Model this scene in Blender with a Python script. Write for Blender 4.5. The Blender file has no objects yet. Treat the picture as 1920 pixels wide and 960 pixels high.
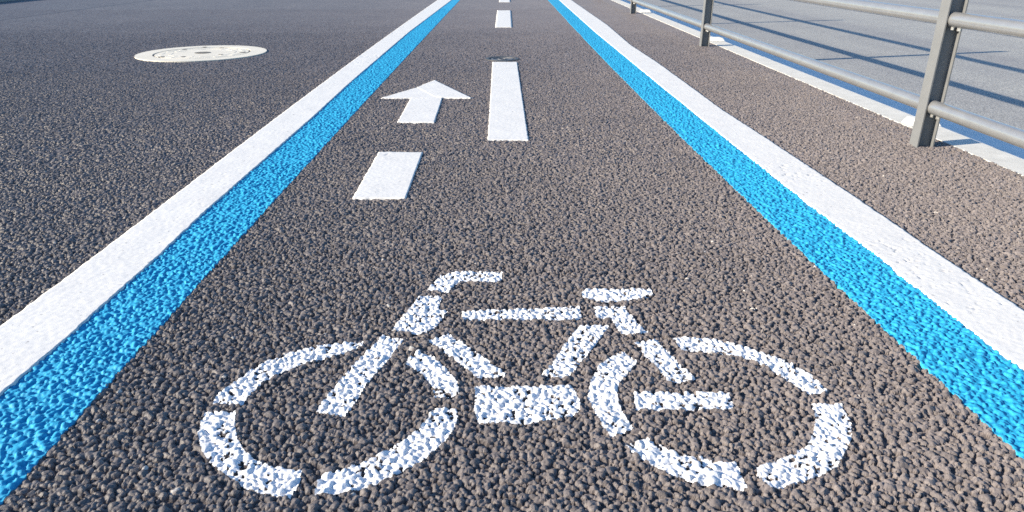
import bpy, bmesh, math, random
import numpy as np
from mathutils import Vector, Matrix

R = math.radians
rng = np.random.default_rng(11)
random.seed(5)
scene = bpy.context.scene
col = scene.collection

# ------------------------------------------------------------------ camera
PITCH, YAW, CAM_H, FPX = R(23.3), R(0.76), 0.65, 1317.0
CAM = np.array([0.0, 0.0, CAM_H])
_f = np.array([math.sin(YAW) * math.cos(PITCH), math.cos(YAW) * math.cos(PITCH), -math.sin(PITCH)])
_r = np.array([math.cos(YAW), -math.sin(YAW), 0.0])
_u = np.cross(_r, _f)


def at(px, py, z=0.0):
    """point of the level z seen at a pixel of the 1920 x 960 photograph (used to survey the markings)"""
    d = _f * FPX + _r * (px - 960.0) - _u * (py - 480.0)
    t = (z - CAM[2]) / d[2]
    p = CAM + d * t
    return float(p[0]), float(p[1])


cam_d = bpy.data.cameras.new("camera")
cam_d.sensor_width = 36.0
cam_d.lens = 36.0 * FPX / 1920.0
cam_d.clip_start = 0.05
cam_d.clip_end = 2000
cam_d.dof.use_dof = True
cam_d.dof.focus_distance = 2.0
cam_d.dof.aperture_fstop = 13.0
cam = bpy.data.objects.new("camera", cam_d)
cam.location = CAM
cam.rotation_euler = (math.pi / 2 - PITCH, 0, -YAW)
col.objects.link(cam)
scene.camera = cam

# ------------------------------------------------------------------ light
SUN_EL = R(21.5)
_sd = Vector((-0.965, -0.262, 0)).normalized()
to_sun = Vector((_sd.x * math.cos(SUN_EL), _sd.y * math.cos(SUN_EL), math.sin(SUN_EL)))
sun_d = bpy.data.lights.new("sun", "SUN")
sun_d.energy = 5.0
sun_d.angle = R(0.5)
sun_d.color = (1.0, 0.885, 0.70)
sun = bpy.data.objects.new("sun", sun_d)
sun.rotation_euler = to_sun.to_track_quat("Z", "Y").to_euler()
sun.location = to_sun * 30
col.objects.link(sun)

world = bpy.data.worlds.new("World")
scene.world = world
world.use_nodes = True
nt = world.node_tree
nt.nodes.clear()
sky = nt.nodes.new("ShaderNodeTexSky")
sky.sky_type = "NISHITA"
sky.sun_disc = False
sky.sun_elevation = SUN_EL
sky.sun_rotation = math.atan2(to_sun.x, to_sun.y)
sky.ozone_density = 3.0
sky.air_density = 1.0
sky.dust_density = 0.6
bg = nt.nodes.new("ShaderNodeBackground")
bg.inputs["Strength"].default_value = 0.112
wo = nt.nodes.new("ShaderNodeOutputWorld")
hs = nt.nodes.new("ShaderNodeHueSaturation")
hs.inputs["Saturation"].default_value = 1.2
nt.links.new(sky.outputs[0], hs.inputs["Color"])
nt.links.new(hs.outputs[0], bg.inputs[0])
nt.links.new(bg.outputs[0], wo.inputs[0])

scene.view_settings.view_transform = "Standard"
scene.view_settings.look = "None"
scene.view_settings.exposure = 1.0
scene.view_settings.gamma = 1.0
scene.view_settings.use_curve_mapping = False
scene.cycles.use_denoising = False


# ------------------------------------------------------------------ helpers
def tag(o, label=None, cat=None, group=None, kind=None):
    if label:
        o["label"] = label
    if cat:
        o["category"] = cat
    if group:
        o["group"] = group
    if kind:
        o["kind"] = kind
    return o


def empty(name, loc=(0, 0, 0)):
    o = bpy.data.objects.new(name, None)
    o.empty_display_size = 0.1
    o.location = loc
    col.objects.link(o)
    return o


def link(name, me, mats, parent=None, smooth=False):
    for m in mats if isinstance(mats, (list, tuple)) else [mats]:
        me.materials.append(m)
    if smooth:
        me.polygons.foreach_set("use_smooth", np.ones(len(me.polygons), bool))
    o = bpy.data.objects.new(name, me)
    col.objects.link(o)
    if parent is not None:
        o.parent = parent
        o.location = -Vector(parent.location)
    return o


def mesh_np(name, verts, quads, attrs=None, mat_idx=None):
    me = bpy.data.meshes.new(name)
    verts = np.asarray(verts, np.float32)
    quads = np.asarray(quads, np.int32)
    me.vertices.add(len(verts))
    me.vertices.foreach_set("co", verts.ravel())
    n, k = quads.shape
    me.loops.add(n * k)
    me.loops.foreach_set("vertex_index", quads.ravel())
    me.polygons.add(n)
    me.polygons.foreach_set("loop_start", np.arange(0, n * k, k, dtype=np.int32))
    me.polygons.foreach_set("loop_total", np.full(n, k, np.int32))
    if mat_idx is not None:
        me.polygons.foreach_set("material_index", np.asarray(mat_idx, np.int32))
    me.update(calc_edges=True)
    for an, av in (attrs or {}).items():
        a = me.attributes.new(an, "FLOAT", "POINT")
        a.data.foreach_set("value", np.asarray(av, np.float32))
    return me


def grid_quads(ny, nx, base=0):
    i = np.arange(ny * nx).reshape(ny, nx) + base
    return np.stack([i[:-1, :-1], i[:-1, 1:], i[1:, 1:], i[1:, :-1]], -1).reshape(-1, 4)


def bm_obj(name, bm, mat, parent=None, smooth=False, bevel=0.0, seg=2):
    if bevel:
        ed = [e for e in bm.edges if len(e.link_faces) == 2 and e.calc_face_angle(0) > 0.6]
        bmesh.ops.bevel(bm, geom=ed, offset=bevel, segments=seg, affect="EDGES", clamp_overlap=True)
    bmesh.ops.recalc_face_normals(bm, faces=bm.faces)
    me = bpy.data.meshes.new(name)
    bm.to_mesh(me)
    bm.free()
    return link(name, me, mat, parent, smooth)


def add_box(bm, lo, hi):
    m = Matrix.Translation([(a + b) / 2 for a, b in zip(lo, hi)]) @ Matrix.Diagonal([b - a for a, b in zip(lo, hi)] + [1])
    return bmesh.ops.create_cube(bm, size=1, matrix=m)["verts"]


def add_prism(bm, pts, z0, z1):
    lo = [bm.verts.new((x, y, z0)) for x, y in pts]
    hi = [bm.verts.new((x, y, z1)) for x, y in pts]
    n = len(pts)
    bm.faces.new(hi)
    bm.faces.new(lo[::-1])
    for i in range(n):
        j = (i + 1) % n
        bm.faces.new((lo[i], lo[j], hi[j], hi[i]))


def smooth_noise(x, y, scale, seed):
    """cheap value noise in [-1,1]"""
    r = np.random.default_rng(seed).uniform(-1, 1, (64, 64))
    u, v = x / scale, y / scale
    iu, iv = np.floor(u).astype(int), np.floor(v).astype(int)
    fu, fv = u - iu, v - iv
    fu, fv = fu * fu * (3 - 2 * fu), fv * fv * (3 - 2 * fv)
    g = lambda a, b: r[a % 64, b % 64]
    return (g(iu, iv) * (1 - fu) + g(iu + 1, iv) * fu) * (1 - fv) + (g(iu, iv + 1) * (1 - fu) + g(iu + 1, iv + 1) * fu) * fv


# ------------------------------------------------------------------ materials
def new_mat(name):
    m = bpy.data.materials.new(name)
    m.use_nodes = True
    t = m.node_tree
    return m, t, t.nodes["Principled BSDF"]


def nd(t, kind, **kw):
    n = t.nodes.new(kind)
    for k, v in kw.items():
        if k in n.inputs:
            n.inputs[k].default_value = v
        else:
            setattr(n, k, v)
    return n


def ramp(t, fac, stops):
    r = nd(t, "ShaderNodeValToRGB")
    el = r.color_ramp.elements
    while len(el) < len(stops):
        el.new(0.5)
    for e, (p, c) in zip(el, stops):
        e.position = p
        e.color = (c[0], c[1], c[2], 1)
    t.links.new(fac, r.inputs[0])
    return r.outputs[0]


def noise(t, scale, detail=3, rough=0.6, vec=None):
    n = nd(t, "ShaderNodeTexNoise", Scale=scale, Detail=detail, Roughness=rough)
    if vec is None:
        g = nd(t, "ShaderNodeNewGeometry")
        vec = g.outputs["Position"]
    t.links.new(vec, n.inputs["Vector"])
    return n.outputs["Fac"]


def mixc(t, fac, a, b, mode="MIX"):
    m = nd(t, "ShaderNodeMix", data_type="RGBA", blend_type=mode)
    for sock, v in ((m.inputs[0], fac), (m.inputs[6], a), (m.inputs[7], b)):
        if isinstance(v, (int, float)):
            sock.default_value = v
        elif isinstance(v, tuple):
            sock.default_value = (*v, 1)
        else:
            t.links.new(v, sock)
    return m.outputs[2]


def bump(t, h, strength, dist, bsdf):
    b = nd(t, "ShaderNodeBump", Strength=strength, Distance=dist)
    t.links.new(h, b.inputs["Height"])
    t.links.new(b.outputs[0], bsdf.inputs["Normal"])


def joint(t, c):
    """the paving seam along the road and the slightly darker strip beyond it"""
    g = nd(t, "ShaderNodeNewGeometry")
    sp = nd(t, "ShaderNodeSeparateXYZ")
    t.links.new(g.outputs["Position"], sp.inputs[0])
    r = nd(t, "ShaderNodeMapRange")
    r.inputs[1].default_value, r.inputs[2].default_value = JOINT_X - 0.5, JOINT_X + 0.5
    t.links.new(sp.outputs[0], r.inputs[0])
    k = ramp(t, r.outputs[0], [(0.0, (0.93, 0.93, 0.94)), (0.47, (0.93, 0.93, 0.94)), (0.485, (0.5, 0.5, 0.52)), (0.515, (0.55, 0.55, 0.57)), (0.53, (1, 1, 1))])
    return mixc(t, 1.0, c, k, "MULTIPLY")


JOINT_X = (at(0, 30)[0] + at(320, 1)[0]) / 2


def mat_stone():
    """bitumen coated aggregate; every stone carries its own tint"""
    m, t, b = new_mat("coated_aggregate")
    a = nd(t, "ShaderNodeAttribute", attribute_name="stone_tint")
    c = ramp(t, a.outputs["Fac"], [(0.0, (0.125, 0.110, 0.109)), (0.45, (0.176, 0.155, 0.153)), (0.85, (0.228, 0.201, 0.194)),
                                   (0.955, (0.25, 0.205, 0.18)), (0.97, (0.58, 0.55, 0.51))])
    f = noise(t, 330, 4, 0.7)
    c2 = mixc(t, 1.0, c, ramp(t, f, [(0.3, (0.72, 0.71, 0.70)), (0.7, (1.22, 1.2, 1.18))]), "MULTIPLY")
    big = noise(t, 1.3, 3, 0.6)
    c3 = mixc(t, 1.0, c2, ramp(t, big, [(0.3, (0.90, 0.90, 0.91)), (0.7, (1.08, 1.07, 1.06))]), "MULTIPLY")
    t.links.new(joint(t, c3), b.inputs["Base Color"])
    b.inputs["Roughness"].default_value = 0.55
    b.inputs["Diffuse Roughness"].default_value = 0.7
    b.inputs["Specular IOR Level"].default_value = 0.45
    bump(t, noise(t, 700, 3, 0.6), 0.5, 0.0012, b)
    return m


def mat_far():
    """the same asphalt farther off, where the stones are only grain"""
    m, t, b = new_mat("open_graded_asphalt")
    g = nd(t, "ShaderNodeNewGeometry")
    v = nd(t, "ShaderNodeTexVoronoi", Scale=70.0)
    t.links.new(g.outputs["Position"], v.inputs["Vector"])
    sep = nd(t, "ShaderNodeSeparateColor")
    t.links.new(v.outputs["Color"], sep.inputs[0])
    c = ramp(t, sep.outputs[0], [(0.0, (0.125, 0.111, 0.110)), (0.5, (0.180, 0.160, 0.158)), (0.97, (0.228, 0.201, 0.194)), (0.997, (0.50, 0.48, 0.45))])
    big = noise(t, 0.8, 4, 0.6)
    c3 = mixc(t, 1.0, c, ramp(t, big, [(0.3, (0.90, 0.90, 0.92)), (0.7, (1.1, 1.08, 1.06))]), "MULTIPLY")
    t.links.new(joint(t, c3), b.inputs["Base Color"])
    b.inputs["Roughness"].default_value = 0.75
    b.inputs["Diffuse Roughness"].default_value = 0.7
    b.inputs["Specular IOR Level"].default_value = 0.3
    bump(t, v.outputs["Distance"], 0.4, 0.005, b)
    b.inputs["Normal"].links[0].from_node.invert = True
    return m


def mat_road():
    m, t, b = new_mat("dense_road_asphalt")
    f = noise(t, 110, 4, 0.8)
    c = ramp(t, f, [(0.36, (0.15, 0.15, 0.15)), (0.5, (0.31, 0.302, 0.29)), (0.64, (0.50, 0.485, 0.455))])
    # worn wheel paths running along the road
    g = nd(t, "ShaderNodeNewGeometry")
    mp = nd(t, "ShaderNodeMapping")
    mp.inputs["Scale"].default_value = (1.1, 0.02, 1)
    t.links.new(g.outputs["Position"], mp.inputs["Vector"])
    band = noise(t, 1.0, 2, 0.5, mp.outputs[0])
    c2 = mixc(t, 1.0, c, ramp(t, band, [(0.35, (0.84, 0.84, 0.87)), (0.62, (1.08, 1.08, 1.06))]), "MULTIPLY")
    blot = noise(t, 2.2, 4, 0.6)
    c3 = mixc(t, 1.0, c2, ramp(t, blot, [(0.3, (0.92, 0.92, 0.93)), (0.7, (1.06, 1.06, 1.05))]), "MULTIPLY")
    t.links.new(c3, b.inputs["Base Color"])
    b.inputs["Roughness"].default_value = 0.75
    bump(t, noise(t, 110, 3, 0.7), 0.6, 0.005, b)
    return m


def mat_paint(name, base, dark, rough=0.5, spec=0.5, fine=0.25, specks=False):
    m, t, b = new_mat(name)
    f = noise(t, 120, 4, 0.65)
    c = ramp(t, f, [(0.28, dark), (0.5, base), (1.0, base)])
    g = noise(t, 9, 4, 0.6)
    c2 = mixc(t, 1.0, c, ramp(t, g, [(0.3, (0.93, 0.93, 0.935)), (0.65, (1, 1, 1))]), "MULTIPLY")
    if specks:
        s1 = noise(t, 78, 2, 0.5)
        c2 = mixc(t, 1.0, c2, ramp(t, s1, [(0.265, (0.50, 0.50, 0.52)), (0.315, (1, 1, 1))]), "MULTIPLY")
    t.links.new(c2, b.inputs["Base Color"])
    b.inputs["Roughness"].default_value = rough
    b.inputs["Specular IOR Level"].default_value = spec
    bump(t, noise(t, 420, 3, 0.6), fine, 0.001, b)
    return m


def mat_blue():
    m, t, b = new_mat("blue_road_paint")
    f = noise(t, 75, 4, 0.65)
    c = ramp(t, f, [(0.3, (0.012, 0.245, 0.45)), (0.5, (0.024, 0.33, 0.57)), (0.72, (0.045, 0.40, 0.65))])
    t.links.new(c, b.inputs["Base Color"])
    b.inputs["Roughness"].default_value = 0.62
    b.inputs["Specular IOR Level"].default_value = 0.28
    v = noise(t, 260, 3, 0.6)
    bump(t, v, 0.4, 0.0016, b)
    return m


def mat_simple(name, c1, c2, scale, rough, metal=0.0, bs=0.2, bd=0.002, bscale=None, detail=4):
    m, t, b = new_mat(name)
    f = noise(t, scale, detail, 0.65)
    t.links.new(ramp(t, f, [(0.3, c1), (0.7, c2)]), b.inputs["Base Color"])
    b.inputs["Roughness"].default_value = rough
    b.inputs["Metallic"].default_value = metal
    bump(t, noise(t, bscale or scale * 3, 3, 0.6), bs, bd, b)
    return m


M_stone, M_far, M_road = mat_stone(), mat_far(), mat_road()
M_white = mat_paint("white_thermoplastic", (0.725, 0.71, 0.685), (0.66, 0.65, 0.635), 0.55, 0.35, 0.3, True)
M_spray = mat_paint("white_road_paint", (0.80, 0.80, 0.81), (0.72, 0.73, 0.75), 0.5, 0.4, 0.4)
M_blue = mat_blue()
M_kerb = mat_simple("kerb_concrete", (0.54, 0.53, 0.495), (0.66, 0.645, 0.605), 14, 0.8, 0, 0.3, 0.002, 160)
M_gutter = mat_simple("gutter_concrete", (0.72, 0.71, 0.69), (0.82, 0.81, 0.79), 9, 0.8, 0, 0.3, 0.002, 120)
M_post = mat_simple("grey_painted_steel", (0.140, 0.145, 0.152), (0.165, 0.170, 0.177), 20, 0.5, 0.0, 0.08, 0.001, 300)
M_pipe = mat_simple("silver_painted_pipe", (0.32, 0.325, 0.335), (0.37, 0.375, 0.382), 18, 0.27, 0.55, 0.06, 0.001, 300)
M_bolt = mat_simple("bright_zinc_bolt", (0.65, 0.62, 0.58), (0.75, 0.72, 0.68), 60, 0.35, 0.8)
M_stud = mat_simple("white_resin_stud", (0.70, 0.69, 0.66), (0.80, 0.79, 0.76), 30, 0.5)
M_man = mat_simple("beige_coated_iron", (0.64, 0.595, 0.50), (0.72, 0.67, 0.575), 8, 0.6, 0, 0.2, 0.002, 150)
M_hole = mat_simple("dark_recess", (0.10, 0.095, 0.085), (0.15, 0.14, 0.125), 30, 0.8)
M_iron = mat_simple("cast_iron", (0.07, 0.068, 0.072), (0.11, 0.108, 0.112), 40, 0.5, 0.4, 0.3)
M_ironlight = mat_simple("worn_cast_iron", (0.13, 0.13, 0.14), (0.19, 0.19, 0.20), 60, 0.45, 0.4, 0.2)
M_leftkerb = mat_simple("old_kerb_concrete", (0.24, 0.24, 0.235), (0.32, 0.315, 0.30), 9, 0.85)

# ------------------------------------------------------------------ survey of the painted lines (x as a function of y)
SURV = {
    "lo": [(0, 612), (53, 574), (180, 480), (320, 371), (493, 240), (560, 190), (619, 146.5), (735, 60), (780, 28), (821.6, 0)],
    "lb": [(0, 741), (120, 638), (297, 480), (383, 398), (563, 240), (586, 220), (660, 151.7), (767, 60), (846.7, 0)],
    "li": [(0, 941), (346, 560), (491.7, 398), (640, 241), (658, 218), (802, 60), (864, 0)],
    "ri": [(1920, 858), (1800, 748), (1672, 627), (1600, 561), (1500, 467.5), (1456.7, 420), (1360, 340), (1287, 262),
           (1239, 218), (1155, 136.7), (1112.5, 91.7), (1085, 60), (1029.4, 0)],
    "rb": [(1920, 692), (1845, 637), (1798, 600), (1728, 545), (1690, 518), (1665, 493), (1600, 445), (1567, 420), (1512, 379), (1440, 321.7),
           (1362, 260), (1310, 218), (1238, 160), (1155, 92), (1116, 60), (1048.7, 0)],
    "ro": [(1920, 583), (1885, 560), (1831.7, 525), (1741.7, 465), (1707, 440), (1593, 363), (1510, 308), (1437.5, 260), (1356.7, 208),
           (1286.7, 156.7), (1231.7, 116.7), (1183, 85), (1138.7, 47), (1071, 0)],
}
LINE = {}
for k, pts in SURV.items():
    if k in ("li", "ri", "lo"):   # these edges are drawn cleanly: even out the survey
        pa = np.array(pts, float)
        pf = np.polyfit(pa[:, 1], pa[:, 0], 3)
        pts = [(float(np.polyval(pf, v)), float(v)) for v in np.linspace(pa[:, 1].min(), pa[:, 1].max(), 24)]
    w = sorted([at(*p, 0.001) for p in pts], key=lambda p: p[1])
    LINE[k] = (np.array([p[1] for p in w]), np.array([p[0] for p in w]))
    print(k, "x %.3f..%.3f" % (min(LINE[k][1]), max(LINE[k][1])), [round(v, 3) for v in LINE[k][1]])


def line_x(k, y):
    return np.interp(y, *LINE[k])


# ------------------------------------------------------------------ the aggregate: one field of individual stones
XR = 1.66


def make_stones(x0, x1, y0, y1):
    P = []
    for sp, r0, r1, keep, t0 in ((0.0175, 0.0054, 0.0088, 0.66, 0.0003), (0.0094, 0.0036, 0.0056, 0.95, -0.0005), (0.0062, 0.0019, 0.0031, 0.6, -0.0036)):
        nx, ny = int((x1 - x0) / sp) + 1, int((y1 - y0) / (sp * 0.866)) + 1
        jx, jy = np.meshgrid(np.arange(nx), np.arange(ny))
        px = x0 + (jx + 0.5 * (jy % 2)) * sp + rng.normal(0, 0.27 * sp, jx.shape)
        py = y0 + jy * sp * 0.866 + rng.normal(0, 0.27 * sp, jx.shape)
        k = rng.random(jx.shape) < keep
        n = k.sum()
        P.append(np.stack([px[k], py[k], rng.uniform(r0, r1, n), t0 + np.clip(rng.normal(0, 0.0012, n), -0.003, 0.0022)], 1))
    P = np.concatenate(P)
    n = len(P)
    return dict(p=P, a=rng.uniform(0.66, 1.0, n), phi=rng.uniform(0, math.pi, n), pw=rng.uniform(2.0, 3.6, n),
                pn=rng.uniform(0, 2 * math.pi, (n, 3)), pc=rng.uniform(-0.15, 0.5, (n, 3)), ps=rng.uniform(0.25, 1.2, (n, 3)),
                tint=np.clip(rng.beta(2.2, 2.4, n) * 0.95, 0, 0.94))


STONES = make_stones(-7.05, XR + 0.05, 0.30, 9.55)
# a handful of pale chips among the dark stones, as in the photo
_pl = rng.random(len(STONES["tint"])) < 0.0022
STONES["tint"][_pl] = rng.uniform(0.975, 1.0, _pl.sum())
FLOOR = -0.0076


def raster(x0, x1, y0, y1, res):
    """height and stone tint on a regular grid"""
    nx, ny = int(round((x1 - x0) / res)) + 1, int(round((y1 - y0) / res)) + 1
    H = np.full(nx * ny, FLOOR)
    T = np.full(nx * ny, 0.2)
    S = STONES
    sel = (S["p"][:, 0] > x0 - 0.02) & (S["p"][:, 0] < x1 + 0.02) & (S["p"][:, 1] > y0 - 0.02) & (S["p"][:, 1] < y1 + 0.02)
    p, a, phi, pw, pn, pc, ps, tint = (S[k][sel] for k in ("p", "a", "phi", "pw", "pn", "pc", "ps", "tint"))
    ci, cj = np.round((p[:, 0] - x0) / res).astype(int), np.round((p[:, 1] - y0) / res).astype(int)
    w = int(math.ceil(0.0097 / res))
    cph, sph = np.cos(phi), np.sin(phi)
    recs = []
    for di in range(-w, w + 1):
        for dj in range(-w, w + 1):
            i, j = ci + di, cj + dj
            ok = (i >= 0) & (i < nx) & (j >= 0) & (j < ny)
            dx, dy = x0 + i * res - p[:, 0], y0 + j * res - p[:, 1]
            ok &= dx * dx + dy * dy < p[:, 2] ** 2 * 1.05
            if not ok.any():
                continue
            k = np.nonzero(ok)[0]
            rr = p[k, 2]
            u = (dx[k] * cph[k] + dy[k] * sph[k]) / rr
            v = (-dx[k] * sph[k] + dy[k] * cph[k]) / (rr * a[k])
            q = (np.abs(u) ** pw[k] + np.abs(v) ** pw[k]) ** (2 / pw[k])
            ins = q < 1
            k, u, v, q, rr = k[ins], u[ins], v[ins], q[ins], rr[ins]
            h = -rr * 0.82 * (1 - (1 - q) ** 0.36)
            for f in range(3):
                h = np.minimum(h, -rr * ps[k, f] * (np.cos(pn[k, f]) * u + np.sin(pn[k, f]) * v - pc[k, f]))
            h = np.maximum(h + p[k, 3], FLOOR)
            idx = j[k] * nx + i[k]
            np.maximum.at(H, idx, h)
            recs.append((idx, h, tint[k]))
    for idx, h, tt in recs:
        m = h >= H[idx] - 1e-9
        T[idx[m]] = tt[m]
    xs, ys = x0 + np.arange(nx) * res, y0 + np.arange(ny) * res
    H, T = H.reshape(ny, nx), T.reshape(ny, nx)
    gx, gy = np.meshgrid(xs, ys)
    H = H + smooth_noise(gx, gy, 0.0033, 91) * 0.00045 + smooth_noise(gx, gy, 0.0061, 92) * 0.0004
    return xs, ys, H, T


BASE = -0.0025  # mean level that the eye sees of the stones
ZONES = [(-1.25, 1.25, 0.40, 1.56, 0.0016), (-2.05, XR, 1.556, 2.30, 0.003), (-3.40, XR, 2.296, 4.30, 0.0045), (-5.2, XR, 4.295, 6.60, 0.0062), (-7.0, XR, 6.594, 9.50, 0.0080)]
RAST = [raster(*z) for z in ZONES]


def height(x, y):
    out = np.full(np.shape(x), BASE)
    for xs, ys, H, T in RAST:
        r = xs[1] - xs[0]
        fi, fj = (x - xs[0]) / r, (y - ys[0]) / r
        ok = (fi >= 0) & (fi < len(xs) - 1.001) & (fj >= 0) & (fj < len(ys) - 1.001)
        i, j = np.clip(fi.astype(int), 0, len(xs) - 2), np.clip(fj.astype(int), 0, len(ys) - 2)
        a, b = fi - i, fj - j
        h = (H[j, i] * (1 - a) + H[j, i + 1] * a) * (1 - b) + (H[j + 1, i] * (1 - a) + H[j + 1, i + 1] * a) * b
        out = np.where(ok, h, out)
    return out


# discs let into the surface: (x, y, radius)
mh_c = at(380, 99.8)
MAN = (mh_c[0], mh_c[1], 0.434)
vc = at(941.5, 110.3)
VAL = (vc[0], vc[1], 0.112)
print("joint", JOINT_X, at(0,30), at(320,1)); print("manhole", MAN, "valve", VAL)


def sink(x, y, z):
    """the asphalt stays below whatever is painted thickly over it or let into it"""
    for a, b, d in (("lo", "lb", 0.006), ("lb", "li", 0.004), ("ri", "rb", 0.004), ("rb", "ro", 0.006)):
        m = (x > line_x(a, y) + 0.002) & (x < line_x(b, y) - 0.002)
        z = np.where(m, np.minimum(z - d, -0.004), z)
    for cx, cy, rr in (MAN, VAL):
        z = np.where((x - cx) ** 2 + (y - cy) ** 2 < (rr - 0.006) ** 2, -0.03, z)
    for q in PATCHES:
        z = np.where(in_poly(x, y, q), z - 0.007, z)
    return z


def in_poly(x, y, poly):
    inside = np.zeros(np.shape(x), bool)
    n = len(poly)
    for i in range(n):
        (x1, y1), (x2, y2) = poly[i], poly[(i + 1) % n]
        if y1 == y2:
            continue
        c = ((y1 > y) != (y2 > y)) & (x < (x2 - x1) * (y - y1) / (y2 - y1) + x1)
        inside ^= c
    return inside


def W(pts, z=0.0015):
    return [at(px, py, z) for px, py in pts]


DASH = [W([(914.7, 262), (991, 262), (969.4, 116), (923.7, 116)]),
        W([(928.7, 50.7), (960.2, 50.7), (957.9, 19.4), (932.4, 19.4)]),
        W([(935.7, 3.6), (956.9, 3.6), (955.4, -10.5), (937.6, -10.5)])]
TAIL = W([(661, 371), (760.6, 371), (792, 285.5), (710.6, 284.6)])
SHAFT = W([(745, 228.8), (814.4, 228.8), (829.5, 182.5), (771, 182.5)])
HEAD = W([(713.8, 184), (883.4, 183.6), (815, 150.6)])
PATCHES = DASH[:1] + [TAIL, SHAFT, HEAD]

V, Q, TT, MI = [], [], [], []


def flatten(y):
    """stone relief lowered with distance to cut its shading and lighten the far asphalt"""
    return 1 - 0.82 * np.clip((y - 2.6) / 5.5, 0, 1) ** 0.8


nv = 0
for zi, (xs, ys, H, T) in enumerate(RAST):
    X, Y = np.meshgrid(xs, ys)
    Z = sink(X, Y, BASE + (H - BASE) * flatten(Y))
    # ease into the level sheet at the outer margin
    e = np.minimum(np.minimum(X - xs[0], 1.0), (xs[-1] - X) if zi == 0 else 1.0)
    if zi == 0:
        e = np.minimum(e, Y - ys[0])
    if zi == 4:
        e = np.minimum(e, ys[-1] - Y)
    k = np.clip(e / 0.03, 0, 1)
    Z = Z * k + BASE * (1 - k)
    V.append(np.stack([X, Y, Z], -1).reshape(-1, 3))
    Q.append(grid_quads(len(ys), len(xs), nv))
    MI.append(np.zeros(len(Q[-1]), int))
    TT.append(T.ravel())
    nv += X.size
# farther on: coarser grain sampled from the same stones
xs = np.arange(-7.0, XR + 0.001, 0.0115)
ys = np.arange(9.495, 16.0, 0.022)
X, Y = np.meshgrid(xs, ys)
pool = RAST[1][2].ravel()
ptint = RAST[1][3].ravel()
pick = rng.integers(0, len(pool), X.shape)
Z = np.maximum(pool[pick], -0.0075)
k = np.clip((Y - 9.495) / 0.03, 0, 1) * np.clip((16.0 - Y) / 6.5, 0.1, 1)
Z = sink(X, Y, BASE + (Z - BASE) * k * 0.18)
V.append(np.stack([X, Y, Z], -1).reshape(-1, 3))
Q.append(grid_quads(len(ys), len(xs), nv))
MI.append(np.zeros(len(Q[-1]), int))
TT.append(ptint[pick].ravel())
nv += X.size
# the rest of the sheet, out to where the land ends
XL = -7.35
rects = [(XL, XR, -6, 0.40), (XL, -1.25, 0.40, 1.56), (1.25, XR, 0.40, 1.56), (XL, -2.05, 1.56, 2.30), (XL, -3.40, 2.30, 4.30),
         (XL, -5.2, 4.30, 6.60), (XL, -7.0, 6.60, ys[-1]), (XL, XR, ys[-1], 400)]
for (a, b, c, d) in rects:
    V.append(np.array([(a, c, BASE), (b, c, BASE), (b, d, BASE), (a, d, BASE)]))
    Q.append(np.array([[nv, nv + 1, nv + 2, nv + 3]]))
    MI.append(np.ones(1, int))
    TT.append(np.full(4, 0.4))
    nv += 4
me = mesh_np("pavement", np.concatenate(V), np.concatenate(Q), {"stone_tint": np.concatenate(TT)}, np.concatenate(MI))
pav = link("pavement", me, [M_stone, M_far], smooth=True)
sm = np.ones(len(me.polygons), bool)
sm[:sum(len(q) for q in Q[:6])] = False
me.polygons.foreach_set("use_smooth", sm)
tag(pav, "dark brown grey open textured asphalt of coarse stones under all the markings", "pavement", kind="structure")


# ------------------------------------------------------------------ painted edge lines
def strip(name, a, b, mat, kind, step, y0=0.33, y1=70.0):
    ys = [y0]
    while ys[-1] < y1:
        ys.append(ys[-1] + max(step, step * 0.75 * ys[-1]))
    ys = np.array(ys)
    xa, xb = line_x(a, ys), line_x(b, ys)
    # hand-laid edges wander by a few millimetres
    s = {"lo": 3, "lb": 4, "li": 5, "ri": 6, "rb": 7, "ro": 8}
    ea = smooth_noise(ys * 0 + 3.3, ys, 0.013, s[a]) * 0.0016
    eb = smooth_noise(ys * 0 + 3.3, ys, 0.013, s[b]) * 0.0016
    n = int(0.15 / (step * 1.25 if kind == "thick" else step * 0.95))
    u = np.linspace(0, 1, n)
    X = (xa + ea)[:, None] * (1 - u) + (xb + eb)[:, None] * u
    Y = np.repeat(ys[:, None], n, 1)
    h = height(X, Y)
    if kind == "thick":
        pit = np.clip((smooth_noise(X, Y, 0.016, 21) * 0.5 + smooth_noise(X, Y, 0.31, 22) * 0.55 + (-h - 0.004) * 80 - 0.70) * 4, 0, 1)
        Z = 0.0024 + smooth_noise(X, Y, 0.05, 23) * 0.0005 + np.clip(h + 0.0015, -0.004, 0.003) * 0.085 - pit * 0.0025
    else:
        Z = np.maximum(h, -0.0048) * 0.84 + 0.0009
    # rounded skirts down into the stones
    Xs = np.concatenate([X[:, :1] , X, X[:, -1:]], 1)
    Ys = np.concatenate([Y[:, :1], Y, Y[:, -1:]], 1)
    Zs = np.concatenate([np.full((len(ys), 1), -0.011), Z, np.full((len(ys), 1), -0.011)], 1)
    v = np.stack([Xs, Ys, Zs], -1).reshape(-1, 3)
    me = mesh_np(name, v, grid_quads(len(ys), n + 2))
    return link(name, me, mat, smooth=kind == "thick")


tag(strip("white_edge_line", "lo", "lb", M_white, "thick", 0.003), "thick white line outside the blue band on the manhole side of the lane", "road marking", "white lane edge lines")
tag(strip("white_edge_line", "rb", "ro", M_white, "thick", 0.003), "thick white line outside the blue band on the railing side of the lane", "road marking", "white lane edge lines")
tag(strip("blue_edge_line", "lb", "li", M_blue, "thin", 0.0018), "bright blue band on rough stones inside the white line nearest the manhole", "road marking", "blue lane edge bands")
tag(strip("blue_edge_line", "ri", "rb", M_blue, "thin", 0.0018), "bright blue band on rough stones inside the white line nearest the railing", "road marking", "blue lane edge bands")


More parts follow.
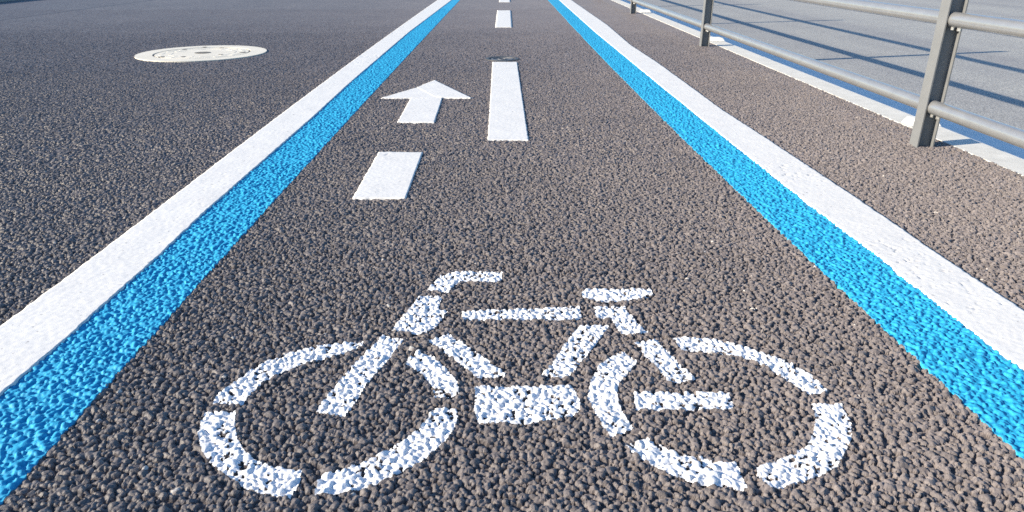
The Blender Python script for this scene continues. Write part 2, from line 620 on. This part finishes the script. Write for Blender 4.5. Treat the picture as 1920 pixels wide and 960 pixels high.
# ------------------------------------------------------------------ thermoplastic patches (dashes, arrow)
def patch(quad, step=0.004, z=0.0025, seed=1):
    """vertices and quads of a slab over a four-cornered outline A B C D (A-B near edge)"""
    A, B, C, D = [np.array(p) for p in quad]
    nu = max(3, min(60, int(np.linalg.norm(B - A) / step)))
    nw = max(3, min(420, int(np.linalg.norm(D - A) / step)))
    u, w = np.meshgrid(np.linspace(0, 1, nu), np.linspace(0, 1, nw))
    P = (A * (1 - u[..., None]) + B * u[..., None]) * (1 - w[..., None]) + (D * (1 - u[..., None]) + C * u[..., None]) * w[..., None]
    X, Y = P[..., 0], P[..., 1]
    edge = (u == 0) | (u == 1) | (w == 0) | (w == 1)
    jx = smooth_noise(X, Y, 0.011, seed + 40) * 0.0022 * edge
    jy = smooth_noise(X, Y, 0.011, seed + 41) * 0.0022 * edge
    X, Y = X + jx, Y + jy
    h = height(X, Y)
    pit = np.clip((smooth_noise(X, Y, 0.014, seed + 42) * 0.5 + smooth_noise(X, Y, 0.1, seed + 43) * 0.5 + (-h - 0.004) * 70 - 0.72) * 5, 0, 1)
    Z = z + smooth_noise(X, Y, 0.05, seed + 44) * 0.0004 + np.clip(h + 0.0015, -0.004, 0.003) * 0.085 - pit * 0.0025

    def ring(a, f):
        return np.concatenate([f(a[:1], 0), a, f(a[-1:], 0)], 0)
    same = lambda s, _: s
    low = lambda s, _: np.full_like(s, -0.011)
    X, Y, Z = ring(X, same), ring(Y, same), ring(Z, low)
    X, Y = np.concatenate([X[:, :1], X, X[:, -1:]], 1), np.concatenate([Y[:, :1], Y, Y[:, -1:]], 1)
    Z = np.concatenate([np.full((len(Z), 1), -0.011), Z, np.full((len(Z), 1), -0.011)], 1)
    return np.stack([X, Y, Z], -1).reshape(-1, 3), grid_quads(*X.shape)


def patch_mesh(name, quads, seed=1, step=0.004):
    vs, qs, n = [], [], 0
    for i, (q, z) in enumerate(quads):
        v, f = patch(q, step, z, seed + i)
        vs.append(v)
        qs.append(f + n)
        n += len(v)
    return mesh_np(name, np.concatenate(vs), np.concatenate(qs))


DL = ["long white centre dash beside the arrow, with the small iron cover at its far end",
      "short white centre dash beyond the small iron cover, second along the lane",
      "most distant white centre dash, cut off by the top of the photo"]
for i, q in enumerate(DASH):
    o = link("lane_dash", patch_mesh("lane_dash", [(q, 0.0019)], 60 + 9 * i, 0.004 if i == 0 else 0.012), M_white, smooth=True)
    tag(o, DL[i], "road marking", "white centre dashes of the cycle lane")

arrow = empty("direction_arrow", (*at(765, 300), 0))
tag(arrow, "white straight ahead arrow with a broken tail beside the long centre dash", "road marking")
lt, rt, tip = HEAD
seam_top, seam_bot = at(782, 164, 0.0015), at(817, 182.5, 0.0015)
mid = ((lt[0] + seam_top[0]) / 2, (lt[1] + seam_top[1]) / 2)
hm = patch_mesh("arrow_head", [([lt, at(817, 183.4, 0.0015), tip, seam_top], 0.0021), ([seam_bot, rt, tip, seam_top], 0.0035)], 131)
link("arrow_head", hm, M_white, arrow, True)
link("arrow_shaft", patch_mesh("arrow_shaft", [(SHAFT, 0.0018)], 150), M_white, arrow, True)
link("arrow_tail", patch_mesh("arrow_tail", [(TAIL, 0.0019)], 170), M_white, arrow, True)


# ------------------------------------------------------------------ the bicycle symbol, sprayed thinly on the stones
def c1(*p):
    return [(360 + x / 2, 480 + y / 2) for x, y in p]


def c2(*p):
    return [(860 + x / 2.527, 480 + y / 2.527) for x, y in p]


def c3(*p):
    return [(1080 + x / 2.823, 600 + y / 2.823) for x, y in p]


BIKE = {
    "front_wheel": [
        c1((72, 553), (92, 520), (150, 478), (210, 430), (280, 392), (360, 362), (450, 340), (540, 325), (645, 318), (640, 335), (585, 362), (480, 388),
           (400, 412), (330, 440), (270, 470), (220, 515), (190, 555)),
        c1((48, 583), (167, 583), (163, 620), (170, 680), (200, 730), (250, 765), (310, 788), (415, 800), (405, 850), (372, 908), (300, 900), (200, 870),
           (130, 825), (60, 770), (28, 715), (20, 665), (30, 625)),
        c1((480, 812), (560, 800), (640, 770), (710, 738), (780, 695), (840, 652), (880, 612), (900, 570), (995, 570), (1000, 600), (985, 648), (955, 690),
           (910, 733), (850, 775), (770, 817), (680, 858), (600, 880), (530, 892), (455, 892), (465, 855)),
        c1((790, 400), (845, 352), (905, 372), (955, 418), (988, 460), (1004, 492), (1002, 515), (960, 530), (905, 532), (902, 495), (870, 450), (830, 420))],
    "front_fork": [c1((458, 582), (575, 602), (615, 545), (660, 475), (725, 400), (795, 314), (715, 292), (690, 320), (640, 370), (590, 420), (540, 480), (500, 530))],
    "head_tube": [c1((742, 275), (860, 294), (915, 265), (962, 205), (925, 195), (940, 150), (850, 148), (812, 200))],
    "handlebar": [c1((878, 127), (905, 95), (930, 72), (990, 58), (1165, 58), (1162, 95), (1010, 93), (985, 108), (962, 135))],
    "down_tube": [c1((883, 316), (962, 288), (1030, 332), (1080, 366), (1180, 440), (1168, 456), (1070, 456), (1020, 415), (950, 362))],
    "top_tube": [c2((10, 258), (575, 238), (585, 290), (560, 300), (18, 302))],
    "saddle": [c2((580, 178), (600, 156), (915, 153), (922, 190), (800, 210), (680, 216), (590, 197))],
    "seat_post": [c2((638, 240), (790, 237), (802, 265), (832, 290), (855, 325), (902, 357), (820, 374), (768, 366), (720, 297), (648, 294))],
    "seat_tube": [c2((568, 328), (720, 325), (690, 365), (640, 430), (600, 482), (560, 532), (520, 577), (450, 573), (383, 562), (440, 510), (490, 430), (548, 350))],
    "pedal_crank": [c2((72, 616), (540, 610), (578, 690), (578, 735), (530, 762), (440, 775), (340, 792), (95, 792), (73, 740))],
    "rear_wheel": [
        c2((785, 447), (848, 500), (800, 560), (762, 602), (753, 650), (762, 700), (792, 760), (835, 815), (720, 858), (680, 803), (640, 732), (610, 670),
           (622, 590), (658, 520), (710, 480)),
        c3((508, 86), (600, 90), (700, 96), (800, 113), (900, 143), (1000, 173), (1080, 205), (1170, 240), (1240, 288), (1300, 333), (1333, 380), (1235, 390),
           (1160, 347), (1080, 292), (1000, 240), (930, 210), (850, 192), (750, 173), (650, 164), (558, 162)),
        c3((1243, 438), (1330, 433), (1412, 445), (1442, 500), (1464, 560), (1462, 620), (1432, 690), (1392, 772), (1300, 822), (1200, 857), (1100, 887),
           (1028, 892), (990, 852), (960, 820), (953, 770), (1040, 748), (1130, 710), (1208, 673), (1248, 610), (1262, 540), (1258, 480)),
        c3((256, 658), (365, 616), (420, 638), (500, 688), (560, 710), (650, 720), (740, 750), (852, 755), (880, 810), (912, 892), (880, 900), (800, 882),
           (650, 867), (520, 822), (400, 762), (300, 702))],
    "seat_stay": [c3((303, 120), (430, 99), (470, 148), (515, 188), (560, 248), (600, 270), (642, 310), (570, 327), (488, 330), (450, 280), (400, 225), (348, 170))],
    "chain_stay": [c3((303, 379), (810, 379), (835, 440), (830, 472), (313, 475))],
}
bike = empty("bicycle_symbol", (*at(985, 760), 0))
tag(bike, "white stencilled bicycle symbol sprayed on the coarse stones of the near lane", "road marking")
xs, ys, H, T = RAST[0]
X, Y = np.meshgrid(xs, ys)
JX = X + smooth_noise(X, Y, 0.006, 71) * 0.0008
JY = Y + smooth_noise(X, Y, 0.006, 72) * 0.0008
LIFT = 0.0007
wear = smooth_noise(X, Y, 0.02, 73) * 0.5 + smooth_noise(X, Y, 0.007, 74) * 0.5
PAINTED = (H > -0.0072) | (wear > -0.22)
for part, polys in BIKE.items():
    m = np.zeros(X.shape, bool)
    for pl in polys:
        m |= in_poly(JX, JY, W(pl, -0.0005))
    m &= PAINTED
    face = m[:-1, :-1] & m[:-1, 1:] & m[1:, 1:] & m[1:, :-1]
    fq = grid_quads(len(ys), len(xs))[face.ravel()]
    used, inv = np.unique(fq, return_inverse=True)
    v = np.stack([X.ravel()[used], Y.ravel()[used], np.maximum(H.ravel()[used] * 0.84, -0.0042) + LIFT], -1)
    link(part, mesh_np(part, v, inv.reshape(-1, 4)), M_spray, bike, False)


# ------------------------------------------------------------------ covers let into the pavement
def ring_bm(bm, cx, cy, r0, r1, z0, z1, n=96):
    vs = []
    for k in range(n):
        c, s = math.cos(2 * math.pi * k / n), math.sin(2 * math.pi * k / n)
        vs.append([bm.verts.new((cx + r * c, cy + r * s, z)) for r, z in ((r0, z0), (r0, z1), (r1, z1), (r1, z0))])
    for k in range(n):
        a, b = vs[k], vs[(k + 1) % n]
        for i in range(3):
            bm.faces.new((a[i], a[i + 1], b[i + 1], b[i]))


def disc_bm(bm, cx, cy, r, z0, z1, n=72):
    add_prism(bm, [(cx + r * math.cos(2 * math.pi * k / n), cy + r * math.sin(2 * math.pi * k / n)) for k in range(n)], z0, z1)


man = empty("manhole_cover", (MAN[0], MAN[1], 0))
tag(man, "round beige manhole cover set in the dark asphalt outside the lane", "manhole cover")
bm = bmesh.new()
ring_bm(bm, MAN[0], MAN[1], 0.324, MAN[2], -0.04, 0.004)
bm_obj("cover_frame", bm, M_man, man)
bm = bmesh.new()
disc_bm(bm, MAN[0], MAN[1], 0.328, -0.06, 0.0008)
bm_obj("joint_bed", bm, M_hole, man)
bm = bmesh.new()
disc_bm(bm, MAN[0], MAN[1], 0.310, -0.018, 0.003)
# raised cleats in two rings
for rr, n in ((0.27, 14), (0.21, 10)):
    for k in range(n):
        t_ = 2 * math.pi * (k + 0.3) / n
        cx, cy = MAN[0] + rr * math.cos(t_), MAN[1] + rr * math.sin(t_)
        ux, uy = -math.sin(t_), math.cos(t_)
        wx, wy = math.cos(t_), math.sin(t_)
        add_prism(bm, [(cx + ux * a * 0.045 + wx * b * 0.012, cy + uy * a * 0.045 + wy * b * 0.012) for a, b in ((-1, -1), (1, -1), (1, 1), (-1, 1))], 0.001, 0.0042)
lid = bm_obj("lid", bm, M_man, man)
bm = bmesh.new()
add_prism(bm, [(MAN[0] + 0.055 * math.cos(2 * math.pi * k / 24), MAN[1] + 0.05 * math.sin(2 * math.pi * k / 24)) for k in range(24)], 0.0, 0.0048)
o = bm_obj("centre_badge", bm, M_hole, lid)
o.location = (0, 0, 0)
for (px, py) in ((303, 107.0), (455, 98.5), (344, 106.5), (414, 102.5), (346, 93.0), (416, 90.0), (384, 88.6)):
    hx, hy = at(px, py, 0.003)
    bm = bmesh.new()
    a = 0.022 if px in (303, 455) else 0.018
    disc_bm(bm, hx, hy, a, 0.0, 0.0046, 16)
    o = bm_obj("lifting_hole", bm, M_hole, lid)
    o.location = (0, 0, 0)

val = empty("valve_cover", (VAL[0], VAL[1], 0))
tag(val, "small round dark iron cover at the far end of the long dash", "valve cover")
bm = bmesh.new()
ring_bm(bm, VAL[0], VAL[1], 0.090, VAL[2], -0.03, 0.003, 48)
bm_obj("cover_frame", bm, M_iron, val)
bm = bmesh.new()
disc_bm(bm, VAL[0], VAL[1], 0.0895, -0.02, -0.002, 48)
vl = bm_obj("lid", bm, M_iron, val)
bm = bmesh.new()
ring_bm(bm, VAL[0], VAL[1], 0.062, 0.074, -0.003, 0.0012, 48)
ring_bm(bm, VAL[0], VAL[1], 0.022, 0.032, -0.003, 0.0012, 32)
o = bm_obj("raised_pattern", bm, M_ironlight, vl)
o.location = (0, 0, 0)

# ------------------------------------------------------------------ kerb, gutter, lower road, far kerb
KX0, KX1 = 1.668, 1.794
DROP = 0.135


def long_box(name, x0, x1, z0, z1, mat, y0=-6, y1=400, bev=0.006):
    bm = bmesh.new()
    add_box(bm, (x0, y0, z0), (x1, y1, z1))
    return bm_obj(name, bm, mat, None, False, bev)


k = long_box("kerb", XR + 0.0005, KX1, -0.3, -0.0015, M_kerb, bev=0.002)
tag(k, "pale concrete kerb running along under the railing", "kerb", kind="structure")
bm = bmesh.new()
GX1 = 2.44
v = [bm.verts.new(p) for p in ((KX1 - 0.01, -6, -DROP), (GX1, -6, -DROP - 0.004), (GX1, 400, -DROP - 0.004), (KX1 - 0.01, 400, -DROP))]
bm.faces.new(v)
v2 = [bm.verts.new(p) for p in ((GX1, -6, -DROP - 0.06), (GX1, 400, -DROP - 0.06))]
bm.faces.new((v[1], v2[0], v2[1], v[2]))
g = bm_obj("gutter", bm, M_gutter)
tag(g, "pale concrete gutter strip below the kerb, in its shadow", "gutter", kind="structure")
bm = bmesh.new()
v = [bm.verts.new(p) for p in ((GX1, -6, -DROP - 0.007), (120, -6, -DROP - 0.007), (120, 400, -DROP - 0.007), (GX1, 400, -DROP - 0.007))]
bm.faces.new(v)
o = bm_obj("roadway", bm, M_road)
tag(o, "lighter grey smooth road surface beyond the railing", "road", kind="structure")
LKX = -7.36
k = long_box("kerb", LKX - 0.2, LKX, -0.3, 0.16, M_leftkerb, bev=0.012)
tag(k, "dark shaded kerb along the far side of the asphalt, top corner of the photo", "kerb", kind="structure")
bm = bmesh.new()
v = [bm.verts.new(p) for p in ((-150, -6, 0.15), (LKX - 0.199, -6, 0.15), (LKX - 0.199, 400, 0.15), (-150, 400, 0.15))]
bm.faces.new(v)
o = bm_obj("footpath", bm, M_far)
tag(o, "dark paved strip raised behind the far kerb", "footpath", kind="structure")

# ------------------------------------------------------------------ railing
rail_y = [at(1722, 272)[1], at(1320, 86)[1], at(1192, 25)[1]]
PX = 1.546
sp = (rail_y[2] - rail_y[0]) / 2
print("posts", rail_y, "x", [at(1722, 272)[0], at(1320, 86)[0], at(1192, 25)[0]], "spacing", sp)
POSTS = [rail_y[0] + sp * i for i in range(-1, 6)]
POSTS[2] = rail_y[1]
RZ = [0.143, 0.443, 0.782]
PH = 1.03
PW, PD, TF, TW = 0.053, 0.062, 0.0045, 0.006   # along the lane, across it, flange and web thickness
RR = 0.0245
fence = empty("railing", (PX, POSTS[1], 0))
tag(fence, "low grey steel railing of H posts and round pipes on the kerb side", "railing")


def post_bm(y):
    bm = bmesh.new()
    x0, x1 = PX - PD / 2, PX + PD / 2
    o = [(x0, -PW / 2), (x0 + TF, -PW / 2), (x0 + TF, -TW / 2), (x1 - TF, -TW / 2), (x1 - TF, -PW / 2), (x1, -PW / 2),
         (x1, PW / 2), (x1 - TF, PW / 2), (x1 - TF, TW / 2), (x0 + TF, TW / 2), (x0 + TF, PW / 2), (x0, PW / 2)]
    add_prism(bm, [(a, y + b) for a, b in o], -0.05, PH)
    return bm


def pipe_bm(ya, yb, z):
    bm = bmesh.new()
    L = yb - ya
    bmesh.ops.create_cone(bm, cap_ends=False, segments=32, radius1=RR, radius2=RR, depth=L,
                          matrix=Matrix.Translation((PX, (ya + yb) / 2, z)) @ Matrix.Rotation(math.pi / 2, 4, "X"))
    for y in (ya, yb):
        bm.faces.new([bm.verts.new((PX + RR * math.cos(2 * math.pi * k / 32), y, z + RR * math.sin(2 * math.pi * k / 32))) for k in range(32)])
    return bm


for i, y in enumerate(POSTS):
    p = bm_obj("post", post_bm(y), M_post, fence, False, 0.0012, 1)
for i in range(len(POSTS) - 1):
    ya, yb = POSTS[i] + TW / 2 + 0.001, POSTS[i + 1] - TW / 2 - 0.001
    for z in RZ:
        pb = pipe_bm(ya, yb, z)
        r = bm_obj("pipe_rail", pb, M_pipe, fence, False)
        for f in r.data.polygons:
            f.use_smooth = len(f.vertices) == 4
        for yb_, s in ((ya + 0.016, 1), (ya + 0.055, 1), (yb - 0.016, -1), (yb - 0.055, -1)):
            bm = bmesh.new()
            bmesh.ops.create_cone(bm, cap_ends=True, segments=6, radius1=0.0065, radius2=0.0065, depth=0.016,
                                  matrix=Matrix.Translation((PX, yb_, z - RR - 0.002)))
            b = bm_obj("bolt", bm, M_bolt, r)
            b.location = (0, 0, 0)

# resin reflector studs on the kerb behind the posts
SL = ["white resin stud on the kerb behind the nearest railing post",
      "white resin stud on the kerb just behind the middle railing post",
      "white resin stud on the kerb behind the most distant railing post in view"]
for i, (px, py) in enumerate(((1734, 228), (1352, 73.5), (1218, 20.5))):
    sx, sy = at(px, py, 0.01)
    sx = 1.735
    st = empty("kerb_stud", (sx, sy, 0.004))
    tag(st, SL[i], "kerb stud", "white studs along the kerb")
    bm = bmesh.new()
    L, Wd, Hh = 0.062, 0.040, 0.026
    add_prism(bm, [(sx - L, sy - Wd), (sx + L, sy - Wd), (sx + L, sy + Wd), (sx - L, sy + Wd)], 0.0, Hh)
    for vv in bm.verts:
        if vv.co.z > 0.01:
            vv.co.x = sx + (vv.co.x - sx) * 0.72
            vv.co.y = sy + (vv.co.y - sy) * 0.72
    bm_obj("stud_body", bm, M_stud, st, False, 0.005, 2)
